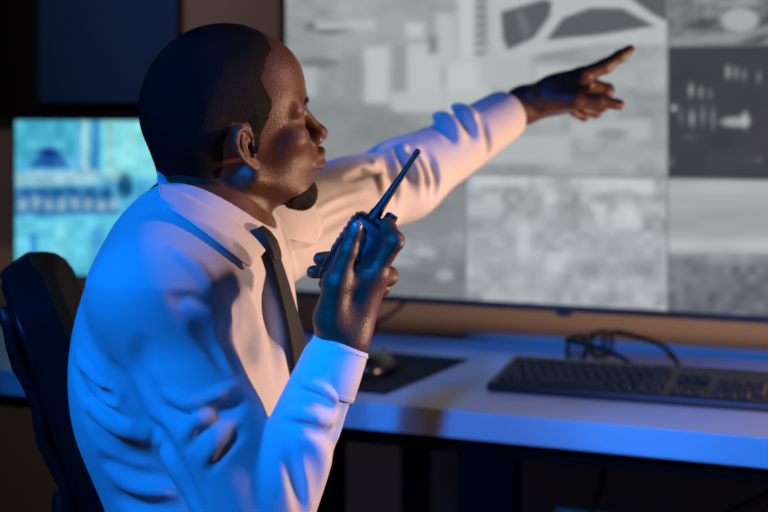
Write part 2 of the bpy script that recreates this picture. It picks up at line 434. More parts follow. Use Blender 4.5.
# trunk frame: forward, left
TY = math.radians(-12); TF = np.array([math.cos(TY), math.sin(TY), 0]); TL = np.array([-math.sin(TY), math.cos(TY), 0])
HIP = np.array([-0.22, 1.72, 0.0])
def T(a, b, z): return HIP + TF * a + TL * b + np.array([0, 0, z])
TR = np.stack([TF, TL, np.array([0, 0, 1.0])], 1).astype(f32)
def tloc(p): return (p - HIP.astype(f32)) @ TR
JR, JL = P(160, 303, 1.555), P(262, 240, 1.92)
REs = RE
LY = math.radians(8); LF = np.array([math.cos(LY), math.sin(LY), 0]); LL = np.array([-math.sin(LY), math.cos(LY), 0])
def LG(a, b, z): return HIP + LF * a + LL * b + np.array([0, 0, z])
KR, KL = LG(0.43, -0.14, 0.56), LG(0.42, 0.14, 0.56)
AR, AL = LG(0.44, -0.16, 0.10), LG(0.45, 0.16, 0.10)
def core(p):
    q = tloc(p)
    d = ell(q, (-0.02, 0, 0.94), (0.11, 0.155, 0.20))
    d = smin(d, ell(q, (0.0, 0, 0.68), (0.10, 0.145, 0.20)), 0.06)
    d = smin(d, cap(p, JR + TF * 0.0, JL, 0.045), 0.06)
    d = smin(d, cap(p, NK2, NK1, 0.058), 0.05)
    d = smin(d, chain(p, [JR, RE, RW + (RE - RW) * 0.2], [.045, .036, .024]), 0.02)
    d = smin(d, chain(p, [JL, LE, LW + (LE - LW) * 0.2], [.045, .036, .024]), 0.02)
    for s, K, A in ((-1, KR, AR), (1, KL, AL)):
        d = smin(d, chain(p, [LG(0.02, s * 0.09, 0.585), K, A], [.070, .050, .034]), 0.03)
        d = smin(d, cap(p, A + [0, 0, -0.03], A + LF * 0.12 + [0, 0, -0.045], .028, .024), 0.02)
    return d

# ------------------------------------------------------------------ shirt
CC = P(212, 205, 1.752); CA = np.array([0.0655, 0.0, -0.0425]); CB = np.array([0, -0.0655, 0.000])
CN = np.cross(CB, CA); CN = CN / np.linalg.norm(CN); CN = CN if CN[2] > 0 else -CN
def trunk_base(p):
    q = tloc(p)
    d = ell(q, (-0.016, 0, 0.94), (0.126, 0.175, 0.200))
    d = smin(d, ell(q, (-0.052, -0.02, 0.885), (0.095, 0.14, 0.15)), 0.04)
    d = smin(d, ell(q, (0.014, 0, 0.69), (0.118, 0.155, 0.20)), 0.06)
    nb = NK2 + TF * -0.012 + [0, 0, 0.0]
    gird = smin(cap(p, nb, JR + [0, 0.01, 0.004], 0.066, 0.056), cap(p, nb, JL + [0, 0, 0.010], 0.066, 0.060), 0.03)
    d = smin(d, gird, 0.045)
    d = smin(d, cap(p, NK2 + [-0.010, 0, 0.0], NK2 + [-0.014, 0.0, 0.030], 0.066, 0.061), 0.02)
    pl = (p - (CC - CN * 0.016).astype(f32)) @ CN.astype(f32)
    d = smax(d, -np.maximum(-pl, sph(p, CC, 0.082)), 0.006)
    return d
def shirt_base(p):
    d = trunk_base(p)
    m = JR + (RE - JR) * 0.55
    ua = smin(cap(p, JR + [0.004, 0.012, -0.012], m, 0.062, 0.057), cap(p, m, RE, 0.057, 0.050), 0.02)
    sh = np.clip((p[:, 2] - 0.93) / 0.10, 0, 1)
    d = np.where(sh > 0, smin(d, ua, 0.018 + 0.09 * sh), smin(d, ua, 0.018))
    fa = cap(p, RE, RW + (RE - RW) * 0.12, 0.050, 0.0335)
    d = smin(d, fa, 0.005)
    m = JL + (LE - JL) * 0.6
    la = smin(cap(p, JL, m, 0.070, 0.060), cap(p, m, LE, 0.060, 0.056), 0.03)
    la = smin(la, cap(p, LE, LW + (LE - LW) * 0.16, 0.056, 0.0405), 0.03)
    d = smin(d, la, 0.03)
    return d
def grad(fn, p, e=0.002):
    p = np.asarray(p, f32).reshape(-1, 3); g = np.zeros((len(p), 3))
    for i in range(3):
        o = np.zeros(3, f32); o[i] = e; g[:, i] = fn(p + o) - fn(p - o)
    return g / np.linalg.norm(g, axis=1)[:, None]
def hit(px, py, fn=None, d0=1.3):
    """where the sight line through a point of the survey meets the cloth"""
    fn = fn or shirt_base; u = P(px, py, 1.0) - np.array([0, 0, EYE]); L = np.linalg.norm(u); t = d0; best = (9, t)
    for _ in range(200):
        p = np.array([[0, 0, EYE]]) + u[None] * t; s = float(fn(p.astype(f32))[0])
        if s < best[0]: best = (s, t)
        if s < 0.0004 or t > 2.6: break
        t += max(s, 0.0008) * 0.8 / L
    if s >= 0.0004: t = best[1]
    return np.array([0, 0, EYE]) + u * t
FOLDS = []
def fold(pts, r, h, k=None, fn=None):
    """a crease (h < 0) or ridge (h > 0) of the cloth along a line"""
    q = smooth_pts([np.array([*a, 0.0]) for a in pts], 4)[:, :2]
    hp = np.array([hit(*a, fn=fn) for a in q]); nn = grad(shirt_base, hp)
    s = np.sin(np.linspace(0.12, math.pi - 0.12, len(q))) ** 0.7
    hh = abs(h) * s * 1.7
    c = hp - nn * (r - hh)[:, None] if h > 0 else hp + nn * (r - hh)[:, None]
    FOLDS.append((h > 0, c, r, k or r * 0.7, c.min(0) - 2.5 * r, c.max(0) + 2.5 * r))
def z8(*pts): return [(60 + x / 2.206, 280 + y / 2.206) for x, y in pts]
def z6(*pts): return [(240 + x / 2.206, 280 + y / 2.206) for x, y in pts]
def z3(*pts): return [(360 + x / 2.56, 20 + y / 2.56) for x, y in pts]
# back and side of the trunk
fold([(116, 372), (128, 398), (150, 430), (176, 470), (196, 505)], .014, -.007)
fold(z8((30, 190), (60, 262), (105, 300), (150, 330)), .012, -.006)
fold(z8((40, 175), (75, 235), (112, 262)), .010, .004)
fold(z8((50, 215), (85, 250), (120, 262)), .008, -.005)
fold(z8((60, 300), (110, 345), (170, 372), (215, 395)), .012, -.006)
fold(z8((66, 285), (120, 325), (180, 345)), .010, .004)
fold(z8((85, 345), (140, 385), (200, 405), (250, 450)), .011, -.006)
fold(z8((100, 400), (160, 430), (220, 440), (262, 470)), .011, -.005)
fold(z8((115, 430), (170, 462), (240, 475)), .011, .004)
fold(z8((130, 480), (190, 500), (260, 505)), .011, -.005)
# upper sleeve
fold(z8((255, 40), (300, 55), (345, 80), (372, 110)), .009, -.004)
fold(z8((300, 110), (340, 150), (362, 190)), .010, -.004)
fold(z8((290, 60), (335, 85), (365, 125)), .009, .003)
fold(z8((225, 272), (262, 290), (300, 291), (338, 284)), .009, -.006)
fold(z8((240, 255), (285, 272), (330, 262)), .009, .003)
fold(z8((330, 262), (360, 250), (392, 238)), .008, .005)
fold(z8((330, 292), (362, 284), (396, 270)), .008, -.006)
fold(z8((278, 366), (296, 334), (330, 312), (385, 294)), .009, -.005)
fold(z8((275, 345), (292, 318), (325, 300)), .009, .003)
fold(z8((330, 412), (352, 378), (375, 352), (398, 336)), .008, -.005)
fold(z8((318, 400), (340, 365), (366, 338)), .009, .003)
fold(z8((185, 150), (178, 200), (200, 250)), .016, -.003)
fold(z8((190, 320), (230, 360), (262, 410)), .014, -.003)
# shoulder and neck
fold([(125, 200), (136, 188), (150, 184)], .008, -.004)
fold([(112, 222), (124, 208), (140, 200)], .007, -.003)
fold([(228, 285), (238, 312), (240, 340), (252, 366)], .012, -.003)
fold([(246, 300), (256, 326), (262, 352)], .014, .002)
fold([(264, 288), (272, 312), (277, 340), (277, 372)], .014, -.008, fn=trunk_base)
fold([(222, 330), (232, 352), (240, 372)], .008, -.004)
fold([(176, 250), (198, 268), (214, 288)], .010, .003)
# right forearm
fold(z6((112, 232), (155, 245), (190, 268), (218, 290)), .008, -.005)
fold(z6((140, 225), (180, 240), (215, 262)), .006, .003)
fold(z6((104, 312), (140, 312), (178, 330), (206, 352), (216, 388)), .009, -.006)
fold(z6((110, 292), (150, 296), (190, 312)), .008, .004)
fold(z6((105, 372), (120, 420), (136, 480), (140, 512)), .010, -.006)
fold(z6((140, 380), (165, 420), (170, 470)), .012, -.003)
fold(z6((232, 262), (226, 310), (214, 350), (205, 385)), .008, -.004)
# left arm
fold([(427, 121), (437, 125), (446, 131), (452, 140)], .009, -.005)
fold([(436, 113), (447, 118), (455, 127), (461, 140)], .009, .006)
fold([(447, 108), (458, 114), (467, 124), (472, 137)], .008, -.006)
fold([(454, 104), (466, 110), (476, 122), (481, 137)], .008, .005)
fold([(480, 120), (485, 132), (488, 146), (487, 158)], .007, -.005)
fold([(366, 150), (380, 148), (395, 141), (410, 138)], .010, -.004)
fold([(395, 143), (402, 156), (408, 170), (410, 186)], .007, -.0065)
fold([(404, 146), (412, 160), (419, 176), (420, 192)], .007, .005)
fold([(410, 150), (419, 164), (427, 180), (428, 196)], .006, -.0065)
fold([(424, 150), (433, 164), (437, 180), (434, 196)], .007, -.0065)
fold([(386, 155), (392, 172), (397, 190), (396, 205)], .007, -.0065)
fold([(374, 160), (380, 180), (384, 200)], .007, .005)
fold([(300, 246), (325, 228), (350, 214), (378, 208)], .009, -.004)
fold([(305, 225), (332, 208), (362, 196)], .010, .003)
fold([(318, 218), (342, 205), (372, 200), (392, 206)], .008, -.003)
fold([(350, 178), (372, 170), (392, 170)], .009, -.003)
fold([(287, 215), (292, 240), (299, 262)], .007, -.004)
fold([(281, 222), (287, 248), (296, 280)], .006, .003)
def shirt_sdf(p):
    d = shirt_base(p)
    for up, c, r, k, lo, hi in FOLDS:
        m = ((p > lo.astype(f32)) & (p < hi.astype(f32))).all(1)
        if not m.any(): continue
        s = chain(p[m], c, [r] * len(c))
        d[m] = smin(d[m], s, k) if up else smax(d[m], -s, k)
    d = d + 0.0011 * fnoise(p, 38, 31) + 0.0005 * fnoise(p, 110, 32)
    return smax(d, (f32(0.60) - p[:, 2]), 0.01)
person = empty('person', W(T(0.45, 0.02, 0.0)), 'man in white shirt and black tie sitting on the office chair, pointing at television', 'person')
rh = mesh_sdf(right_hand, P(300, 350, 1.62) + [-0.03, -0.14, -0.06], P(405, 215, 1.62) + [0.03, 0.03, 0.03], 0.0014)
lh = mesh_sdf(left_hand, P(495, 125, 2.2) + [-0.03, -0.07, -0.03], P(640, 40, 2.2) + [0.02, 0.09, 0.02], 0.0015)
cv = mesh_sdf(core, [-0.50, 1.28, -0.02], [0.50, 2.4, 1.24], 0.008)
bv, bq = joinq([(hv, hq), (relax(rh[0], rh[1], 1, .4), rh[1]), (relax(lh[0], lh[1], 1, .4), lh[1]), cv])
body = raw('body', W(bv), bq, M['skin'], person)
for nm, fn, mt, hh in (('hair', hair_sdf, 'hair', .0022), ('beard', beard_sdf, 'beard', .0016), ('eyebrows', brow_sdf, 'beard', .0012)):
    v, q = mesh_sdf(fn, HO + [-0.16, -0.16, -0.17], HO + [0.16, 0.16, 0.175], hh)
    raw(nm, W(v), q, M[mt], person)
sv, sq = mesh_sdf(shirt_sdf, [-0.48, 1.38, 0.56], [0.26, 2.34, 1.30], 0.0028)
sv = relax(sv, sq, 1, 0.35)
shirt = raw('shirt', W(sv), sq, M['shirt'], person)

# right nail, left nail
def nail(name, a, b, c, nrm, r):
    ax = (np.array(b) - a); ax /= np.linalg.norm(ax); n = np.array(nrm, float); n -= ax * (n @ ax); n /= np.linalg.norm(n); sd = np.cross(ax, n)
    bm = bmesh.new(); bmesh.ops.create_uvsphere(bm, u_segments=16, v_segments=10, radius=1)
    for v in bm.verts:
        q = np.array(v.co); q[:2] = np.sign(q[:2]) * np.abs(q[:2]) ** 0.8
        v.co = Vector(W(np.array(c) + sd * q[0] * r[0] + ax * q[1] * r[1] + n * (q[2] * r[2] - 0.35 * r[2] * q[0] ** 2)))
    from_bm('fingernail', bm, M['nail'], person, smooth=True)
nail('t', RT[2], RT[3], P(356.6, 227.5, 1.4905), (0.25, -1, 0.15), (.0058, .0078, .0024))
nail('i', LH['index'][2], LH['index'][3], P(629.5, 47.6, 2.172), (-0.4, -0.2, 1), (.0048, .0065, .0020))
nail('m', LT[2], LT[3], P(617, 103.6, 2.1425), (0.1, -1, 0.5), (.0060, .0075, .0022))
for s in (-1, 1):
    bm = bmesh.new(); bmesh.ops.create_uvsphere(bm, u_segments=20, v_segments=12, radius=0.0114)
    bmesh.ops.translate(bm, verts=bm.verts, vec=Vector(W(h2c((7.12, s * 3.2, 1.22)))))
    from_bm('eye', bm, M['eye'], person, smooth=True)

# collar: a stand round the neck and a leaf folded down over it
LB = TF * 1.0
phs = np.linspace(math.radians(14), math.radians(346), 97)
cv_ = []; 
KEY = [(14, (243, 271)), (30, (234, 264)), (60, (217, 251)), (90, (200, 238)), (120, (184, 226)), (150, (167, 214)), (166, (159, 208))]
def lowpt(ph):
    s = 1 if ph <= math.pi else -1; k = math.degrees(ph if s > 0 else 2 * math.pi - ph)
    xs = [q[0] for q in KEY]; k_ = min(k, 166)
    p = hit(np.interp(k_, xs, [q[1][0] for q in KEY]), np.interp(k_, xs, [q[1][1] for q in KEY]))
    if k > 166: p = p + (P(153, 204, 1.752) - p) * ((k - 166) / 14)
    if s < 0: p = p - TL * (2 * ((p - CC) @ TL))
    return p
lows = np.array([lowpt(a) for a in phs])
for _ in range(6): lows[1:-1] = lows[1:-1] * .5 + (lows[:-2] + lows[2:]) * .25
for it in range(6):                                # rest the edge on the cloth
    dd = shirt_base(lows.astype(f32)); g = grad(shirt_base, lows)
    lows = lows + g * (0.0075 - dd)[:, None] * 0.8
    lows[1:-1] = lows[1:-1] * .5 + (lows[:-2] + lows[2:]) * .25
V, Fc = [], []
for i, a in enumerate(phs):
    top = CC + CA * math.cos(a) + CB * math.sin(a); rad = (top - CC); rad /= np.linalg.norm(rad); up = np.array([0.15, 0, 1.0])
    lo = lows[i]; outw = rad
    prof = [top - rad * 0.0075 - up * 0.030, top - rad * 0.0045 - up * 0.010, top - rad * 0.0035, top - rad * 0.0012 + up * 0.0022, top + rad * 0.0022 + up * 0.0010]
    for t in (0.25, 0.5, 0.75, 1.0):
        prof.append((top + rad * 0.003) * (1 - t) + lo * t + outw * 0.0035 * math.sin(t * math.pi))
    V += prof
n = 9
V = np.array(V); lf = np.array([i * n + k for i in range(len(phs)) for k in range(5, n)])
for it in range(5):
    q = V[lf]; d = shirt_base(q.astype(f32)); V[lf] = q + grad(shirt_base, q) * np.maximum(0, 0.0055 - d)[:, None]
    A_ = V.reshape(len(phs), n, 3); A_[1:-1, 5:] = A_[1:-1, 5:] * .5 + (A_[:-2, 5:] + A_[2:, 5:]) * .25; A_[:, 5:8] = A_[:, 5:8] * .6 + (A_[:, 4:7] + A_[:, 6:9]) * .2
lows = V.reshape(len(phs), n, 3)[:, 8].copy()
for i in range(len(phs) - 1):
    for k in range(n - 1): Fc.append((i * n + k, i * n + k + 1, (i + 1) * n + k + 1, (i + 1) * n + k))
collar = raw('collar', W(np.array(V)), Fc, M['shirt'], shirt)
md = collar.modifiers.new('thick', 'SOLIDIFY'); md.thickness = 0.0022; md.offset = 0
md = collar.modifiers.new('sub', 'SUBSURF'); md.levels = 1; md.render_levels = 1
bm = bmesh.new()
for k, off in ((-1, 0.004),):
    pts = []
    for i, a in enumerate(phs):
        pts.append(W(lows[i] * 0.88 + (CC + CA * math.cos(a) + CB * math.sin(a)) * 0.12 + grad(shirt_base, lows[i])[0] * 0.0026))
    tube(bm, pts, 0.0005, 6)
from_bm('collar_stitching', bm, M['thread'], collar, smooth=True)

def cuff(axis0, axis1, r0, r1, L, seed):
    """axis1: the open end at the wrist"""
    ax = axis1 - axis0; ax /= np.linalg.norm(ax); e1 = np.cross(ax, [0, 1, 0]); e1 /= np.linalg.norm(e1); e2 = np.cross(ax, e1)
    prof = [(-L, r0 - .003), (-L, r0), (-L * .97, r0 + .0012), (-L * .5, (r0 + r1) / 2 + .0012), (-.004, r1 + .0006), (-.001, r1 + .0004), (0, r1 - .0008), (-.001, r1 - .0020), (-.006, r1 - .0026), (-L * .7, r1 - .004)]
    N = 48; V = []; Fq = []
    for k in range(N):
        a = 2 * math.pi * k / N; w = 1 + 0.02 * math.sin(2 * a + seed) + 0.012 * math.sin(3 * a + 2 * seed)
        for s, r in prof: V.append(axis1 + ax * s + (e1 * math.cos(a) + e2 * math.sin(a)) * r * w)
    m = len(prof)
    for k in range(N):
        for j in range(m - 1): Fq.append((k * m + j, k * m + j + 1, (k + 1) % N * m + j + 1, (k + 1) % N * m + j))
    o = raw('cuff', W(np.array(V)), Fq, M['shirt'], shirt)
    bm = bmesh.new()
    for s in (-.004, -L + .005):
        rr = r1 + (r0 - r1) * (-s / L) + .0014
        tube(bm, [W(axis1 + ax * s + (e1 * math.cos(a) + e2 * math.sin(a)) * rr * (1 + 0.02 * math.sin(2 * a + seed) + 0.012 * math.sin(3 * a + 2 * seed))) for a in np.linspace(0, 2 * math.pi, 40, endpoint=False)], .0004, 5, closed=True)
    from_bm('cuff_stitching', bm, M['thread'], o, smooth=True)
    return o, ax, e1, e2
def along(a, b, px):                                # point of a limb's axis at a given column of the survey
    ts = np.linspace(-.3, 1.3, 800); q = a + (b - a) * ts[:, None]; c = CX + F * q[:, 0] / q[:, 1]
    return q[np.argmin(np.abs(c - px))]
cuff(RE + [0.004, 0, 0], along(RE, RW, 339.5) + [.003, 0, -.002], 0.0342, 0.0308, 0.056, 0.4)
cuff(LE, along(LE, LW, 511), 0.0410, 0.0345, 0.062, 1.3)
# tie
def ribbon(bm, pts, wid, lat, thick):
    rings = []
    for i, p in enumerate(pts):
        w, t = wid[i], thick
        tg = pts[min(i + 1, len(pts) - 1)] - pts[max(i - 1, 0)]; tg /= np.linalg.norm(tg)
        l = np.asarray(lat, float); l = l - tg * (l @ tg); l /= np.linalg.norm(l); nn = np.cross(l, tg); nn = nn if nn[0] > 0 else -nn
        rings.append([bm.verts.new(Vector(W(p + l * w * u + nn * t * v))) for u, v in ((-.5, -.3), (-.46, .5), (-.2, .8), (.2, .8), (.46, .5), (.5, -.3))])
    for A, B in zip(rings[:-1], rings[1:]):
        for k in range(6): bm.faces.new((A[k], A[(k + 1) % 6], B[(k + 1) % 6], B[k]))
    bm.faces.new(rings[0][::-1]); bm.faces.new(rings[-1])
tpx = smooth_pts([np.array([x, y, 0.0]) for x, y in [(266, 250), (272, 268), (279, 292), (286, 320), (292, 346), (296, 372), (298, 405), (298, 440), (298, 480)]], 3)
def onshirt(x, y, off):
    p = hit(x, y, trunk_base); return p + grad(trunk_base, p)[0] * off
tp = np.array([onshirt(q[0], q[1], 0.007) for q in tpx])
for _ in range(8): tp[1:-1] = tp[1:-1] * .5 + (tp[:-2] + tp[2:]) * .25
bm = bmesh.new(); ribbon(bm, list(tp), np.linspace(.036, .066, len(tp)), TL, .005)
tie = from_bm('tie', bm, M['tie'], person, smooth=True, autosmooth=40)
kp = [tp[0] + TF * s + np.array([0, 0, z]) for s, z in ((-0.016, .020), (-0.008, .014), (-0.001, .005), (0.003, -.006), (0.004, -.014))]
bm = bmesh.new(); ribbon(bm, kp, [.030, .036, .036, .032, .028], TL, .010)
from_bm('tie_knot', bm, M['tie'], tie, smooth=True, autosmooth=40)

# trousers, belt, shoes
def trousers(p):
    d = cap(p, LG(0.0, -0.05, 0.60), LG(0.0, 0.05, 0.60), 0.125)
    d = smax(d, p[:, 2] - f32(0.665), 0.02)
    for s, K, A in ((-1, KR, AR), (1, KL, AL)):
        d = smin(d, chain(p, [LG(0.02, s * 0.09, 0.585), K, A], [.092, .068, .055]), 0.03)
    d = smax(d, f32(0.475) - p[:, 2] - np.clip((p @ LF.astype(f32) - f32(HIP @ LF + 0.20)) * 6, 0, 1).astype(f32) * f32(0.5), 0.01)
    return d + 0.002 * fnoise(p, 30, 41)
v, q = mesh_sdf(trousers, [-0.45, 1.35, 0.03], [0.45, 2.15, 0.76], 0.008)
raw('trousers', W(v), q, M['trousers'], person)
for A in (AR, AL):
    def shoe(p):
        d = ellcap(p, A + LF * -0.03 + [0, 0, -0.045], A + LF * 0.17 + [0, 0, -0.06], .046, .040, [0, 0, 1], 0.9)
        d = smin(d, cap(p, A + [0, 0, -0.03], A + [0, 0, 0.0], .043), 0.03)
        return smax(d, f32(0.002) - p[:, 2], 0.006)
    v, q = mesh_sdf(shoe, A + [-.15, -.15, -.11], A + [.28, .2, .06], .005)
    raw('shoe', W(v), q, M['shoe'], person)
# ------------------------------------------------------------------ two-way radio in the right hand
ra = np.array([0.56, 0.0, 0.83]); ra /= np.linalg.norm(ra); rn = np.array([-0.83, 0, 0.56]); rn /= np.linalg.norm(rn); re_ = np.array([0, 1.0, 0])
RC = P(359, 256, 1.5475)
radio = empty('two_way_radio', W(RC), 'black handheld radio with a stubby antenna held in the man\'s right hand', 'radio')
RM = Matrix([list(c) for c in np.stack([W(rn), W(re_), W(ra)], 1)])    # thickness, width, length
def rp(n, e, a): return Vector(W(RC + rn * n + re_ * e + ra * a))
bm = bmesh.new(); box(bm, rp(.003, 0, 0), (.048, .052, .086), rot=RM, bev=.006, seg=3)
box(bm, rp(-.004, 0, .044), (.026, .046, .006), rot=RM, bev=.002)
from_bm('body', bm, M['radio'], radio, smooth=True, autosmooth=35)
bm = bmesh.new(); box(bm, rp(.0270, 0, .004), (.004, .042, .070), rot=RM, bev=.0018)
fp = from_bm('front_panel', bm, M['radio'], radio, smooth=True, autosmooth=35)
bm = bmesh.new()
for i in range(6): box(bm, rp(.0292, 0, .030 - i * .0075), (.0035, .050, .0042), rot=RM, bev=.0012)
from_bm('speaker_grille', bm, M['radio_grey'], fp, smooth=True, autosmooth=35)['label'] = 'grey ribbed speaker grille'
bm = bmesh.new()
cyl(bm, rp(.011, -.012, .042), rp(.011, -.012, .053), .0075, .0068)
pts = [rp(.011, -.012, .052), rp(.011, -.012, .064), rp(.011, -.012, .10), rp(.0112, -.012, .126), rp(.0112, -.012, .1265), rp(.0112, -.012, .1335), rp(.0112, -.012, .135)]
tube(bm, pts, [.0062, .0050, .0036, .0029, .0036, .0034, .002], 14)
from_bm('antenna', bm, M['radio'], radio, smooth=True, autosmooth=40)
for n, e, r, h in ((-.006, -.012, .0062, .013), (-.006, .010, .0070, .011)):
    bm = bmesh.new(); vs = []
    for k in range(24):
        pass
    cyl(bm, rp(n, e, .046), rp(n, e, .047 + h), r, r * .88, 18)
    for k in range(9):
        a = 2 * math.pi * k / 9
        cyl(bm, rp(n + r * .93 * math.cos(a), e + r * .93 * math.sin(a), .048), rp(n + r * .86 * math.cos(a), e + r * .86 * math.sin(a), .046 + h), .0008, n=6)
    from_bm('knob', bm, M['radio'], radio, smooth=True, autosmooth=40)
bm = bmesh.new(); box(bm, rp(.004, -.0262, .012), (.014, .003, .030), rot=RM, bev=.0012)
from_bm('talk_button', bm, M['radio_grey'], radio, smooth=True, autosmooth=40)

# ------------------------------------------------------------------ office chair
CHY = math.radians(9) + YAW; ch0 = W(HIP + np.array([-0.015, 0.14, 0]))
cF = np.array([math.cos(CHY), math.sin(CHY), 0]); cL = np.array([-math.sin(CHY), math.cos(CHY), 0])
chair = empty('office_chair', ch0, 'black mesh-backed swivel office chair under the seated man', 'chair')
def ch(a, b, z): return ch0 + cF * a + cL * b + np.array([0, 0, z])
zs = np.linspace(0.585, 1.045, 24); us = np.linspace(-1, 1, 25)
zk = [0.58, 0.66, 0.726, 0.79, 0.84, 0.882, 0.93, 0.986, 1.02, 1.045]
ak = [-0.128, -0.125, -0.128, -0.148, -0.166, -0.178, -0.194, -0.216, -0.236, -0.252]
def back_grid(off, wsc=1.0, z0=0.585, z1=1.045):
    V = []
    for z in np.linspace(z0, z1, 24):
        t = (z - 0.585) / 0.46
        hw = (0.150 + 0.045 * math.sin(min(1, t * 1.3) * math.pi * 0.6)) * wsc
        c = max(0, (z - (z1 - 0.05)) / 0.05); hw *= math.sqrt(max(0.0, 1 - (c * .75) ** 2)) if c > 0 else 1
        c = max(0, ((z0 + 0.04) - z) / 0.04); hw *= math.sqrt(max(0.0, 1 - (c * .6) ** 2)) if c > 0 else 1
        for u in us: V.append(ch(np.interp(z, zk, ak) - off + 0.022 * u * u, u * hw, z))
    return V
def sheet(name, V, m, parent, thick):
    n = len(us); Fq = [(i * n + k, i * n + k + 1, (i + 1) * n + k + 1, (i + 1) * n + k) for i in range(23) for k in range(n - 1)]
    o = raw(name, np.array(V), Fq, m, parent)
    md = o.modifiers.new('t', 'SOLIDIFY'); md.thickness = thick; md.offset = 0
    md = o.modifiers.new('b', 'BEVEL'); md.width = min(0.012, thick * .35); md.segments = 3; md.limit_method = 'ANGLE'
    return o
bk = sheet('backrest', back_grid(0.010, 1.0, .585, 1.022), M['chair'], chair, 0.042)
shell = sheet('back_shell', back_grid(0.036, 0.92, 0.60, 1.0), M['chair_pl'], bk, 0.012)
bm = bmesh.new()
for b in (-0.12, 0.12):                            # side rails behind the padding
    tube(bm, [ch(np.interp(z, zk, ak) - 0.040 + 0.004 * math.sin(z * 60), b * (0.9 if z < .7 else 1), z) for z in np.linspace(0.62, 0.98, 16)], 0.010, 10)
for z in (0.70, 0.80, 0.90):
    tube(bm, [ch(np.interp(z, zk, ak) - 0.040, b, z) for b in np.linspace(-0.12, 0.12, 9)], 0.008, 8)
from_bm('back_frame', bm, M['chair_pl'], bk, smooth=True)
bm = bmesh.new(); tube(bm, smooth_pts([ch(-.175, 0, .72), ch(-.178, 0, .62), ch(-.17, 0, .50), ch(-.12, 0, .415), ch(0, 0, .40)], 6), .026, 12)
from_bm('back_support', bm, M['chair_pl'], chair, smooth=True)
bm = bmesh.new(); box(bm, (0, 0, 0), (.46, .48, .075), bev=.03, seg=4)
for v in bm.verts:
    v.co.z += 0.010 * (v.co.x / .23) ** 2 * (-1 if v.co.x > 0 else .4) + 0.008 * (v.co.y / .24) ** 2
    v.co = Vector(ch(v.co.x + .06, v.co.y, v.co.z + .4375))
from_bm('seat', bm, M['chair'], chair, smooth=True)
bm = bmesh.new(); box(bm, ch(0.02, 0, .392), (.24, .20, .03), rz=CHY, bev=.008)
from_bm('seat_plate', bm, M['chair_pl'], chair)
bm = bmesh.new(); cyl(bm, ch(0, 0, .12), ch(0, 0, .24), .028); cyl(bm, ch(0, 0, .22), ch(0, 0, .385), .016)
from_bm('gas_column', bm, M['chair_pl'], chair, smooth=True, autosmooth=40)
bm = bmesh.new(); tube(bm, [ch(.02, -.09, .40), ch(.02, -.2, .398), ch(.02, -.265, .39)], .007, 8); tube(bm, [ch(.02, -.255, .39), ch(.02, -.295, .388)], .011, 8)
from_bm('height_lever', bm, M['chair_pl'], chair, smooth=True)
bm = bmesh.new(); cyl(bm, ch(0, 0, .085), ch(0, 0, .135), .045, .04)
hub = from_bm('base_hub', bm, M['chair_pl'], chair, smooth=True, autosmooth=40)
for k in range(5):
    an = CHY + 0.35 + 2 * math.pi * k / 5; dv = np.array([math.cos(an), math.sin(an), 0]); sd = np.array([-dv[1], dv[0], 0])
    bm = bmesh.new(); tube(bm, [ch0 + dv * .03 + [0, 0, .105], ch0 + dv * .15 + [0, 0, .10], ch0 + dv * .30 + [0, 0, .078]], [.024, .02, .014], 10)
    lg = from_bm('base_leg', bm, M['chair_pl'], chair, smooth=True)
    bm = bmesh.new(); e = ch0 + dv * .295
    cyl(bm, e + [0, 0, .05], e + [0, 0, .075], .006, n=10)
    for s in (-1, 1): cyl(bm, e + sd * (s * .006) + [0, 0, .0285], e + sd * (s * .022) + [0, 0, .0285], .028, n=20)
    from_bm('caster', bm, M['chair_pl'], lg, smooth=True, autosmooth=40)

# ------------------------------------------------------------------ desk
DF, DB, DZ = 2.104, 2.752, 0.74
desk = empty('desk', (-0.9, (DF + DB) / 2, 0), 'long white laminate desk on black metal legs below the television', 'desk')
bm = bmesh.new(); box(bm, (-0.95, (DF + DB) / 2, DZ - .0225), (3.9, DB - DF, .045), bev=.002)
from_bm('worktop', bm, M['desk'], desk)
bm = bmesh.new(); box(bm, (-0.95, DB - .10, DZ - .045 - .02), (3.7, .04, .04)); box(bm, (-0.95, DF + .09, DZ - .045 - .02), (3.7, .04, .04))
from_bm('frame_rail', bm, M['desk_leg'], desk)
for x, y, sx, sy in ((-1.055, DF + .09, .085, .05), (-1.07, DB - .06, .05, .05), (-0.742, DF + .09, .098, .05), (-2.75, DF + .09, .08, .05), (-2.75, DB - .06, .05, .05), (0.85, DF + .09, .08, .05), (0.85, DB - .06, .05, .05)):
    bm = bmesh.new(); box(bm, (x, y, (DZ - .045) / 2), (sx, sy, DZ - .045), bev=.004)
    from_bm('leg', bm, M['desk_leg'], desk)

# ------------------------------------------------------------------ keyboard
kr = math.radians(1.7); k0 = np.array([-0.772, 2.262, DZ])
kx = np.array([math.cos(kr), math.sin(kr), 0]); ky = np.array([-math.sin(kr), math.cos(kr), 0])
KW, KD = 0.476, 0.175
keyboard = empty('keyboard', k0 + kx * KW / 2 + ky * KD / 2, 'black full-size computer keyboard lying on the desk under the television', 'keyboard')
def kb(u, v, z): return k0 + kx * u + ky * v + np.array([0, 0, z])
bm = bmesh.new()
ring = []
for (u, v) in ((0, 0), (KW, 0), (KW, KD), (0, KD)):
    ring.append((bm.verts.new(kb(u, v, .0)), bm.verts.new(kb(u, v, .016 + .020 * v / KD))))
bm.faces.new([r[0] for r in ring][::-1]); bm.faces.new([r[1] for r in ring])
for i in range(4): bm.faces.new((ring[i][0], ring[(i+1) % 4][0], ring[(i+1) % 4][1], ring[i][1]))
bmesh.ops.bevel(bm, geom=list(bm.edges), offset=.005, segments=3, affect='EDGES', profile=.5)
from_bm('case', bm, M['kbd'], keyboard, smooth=True, autosmooth=40)
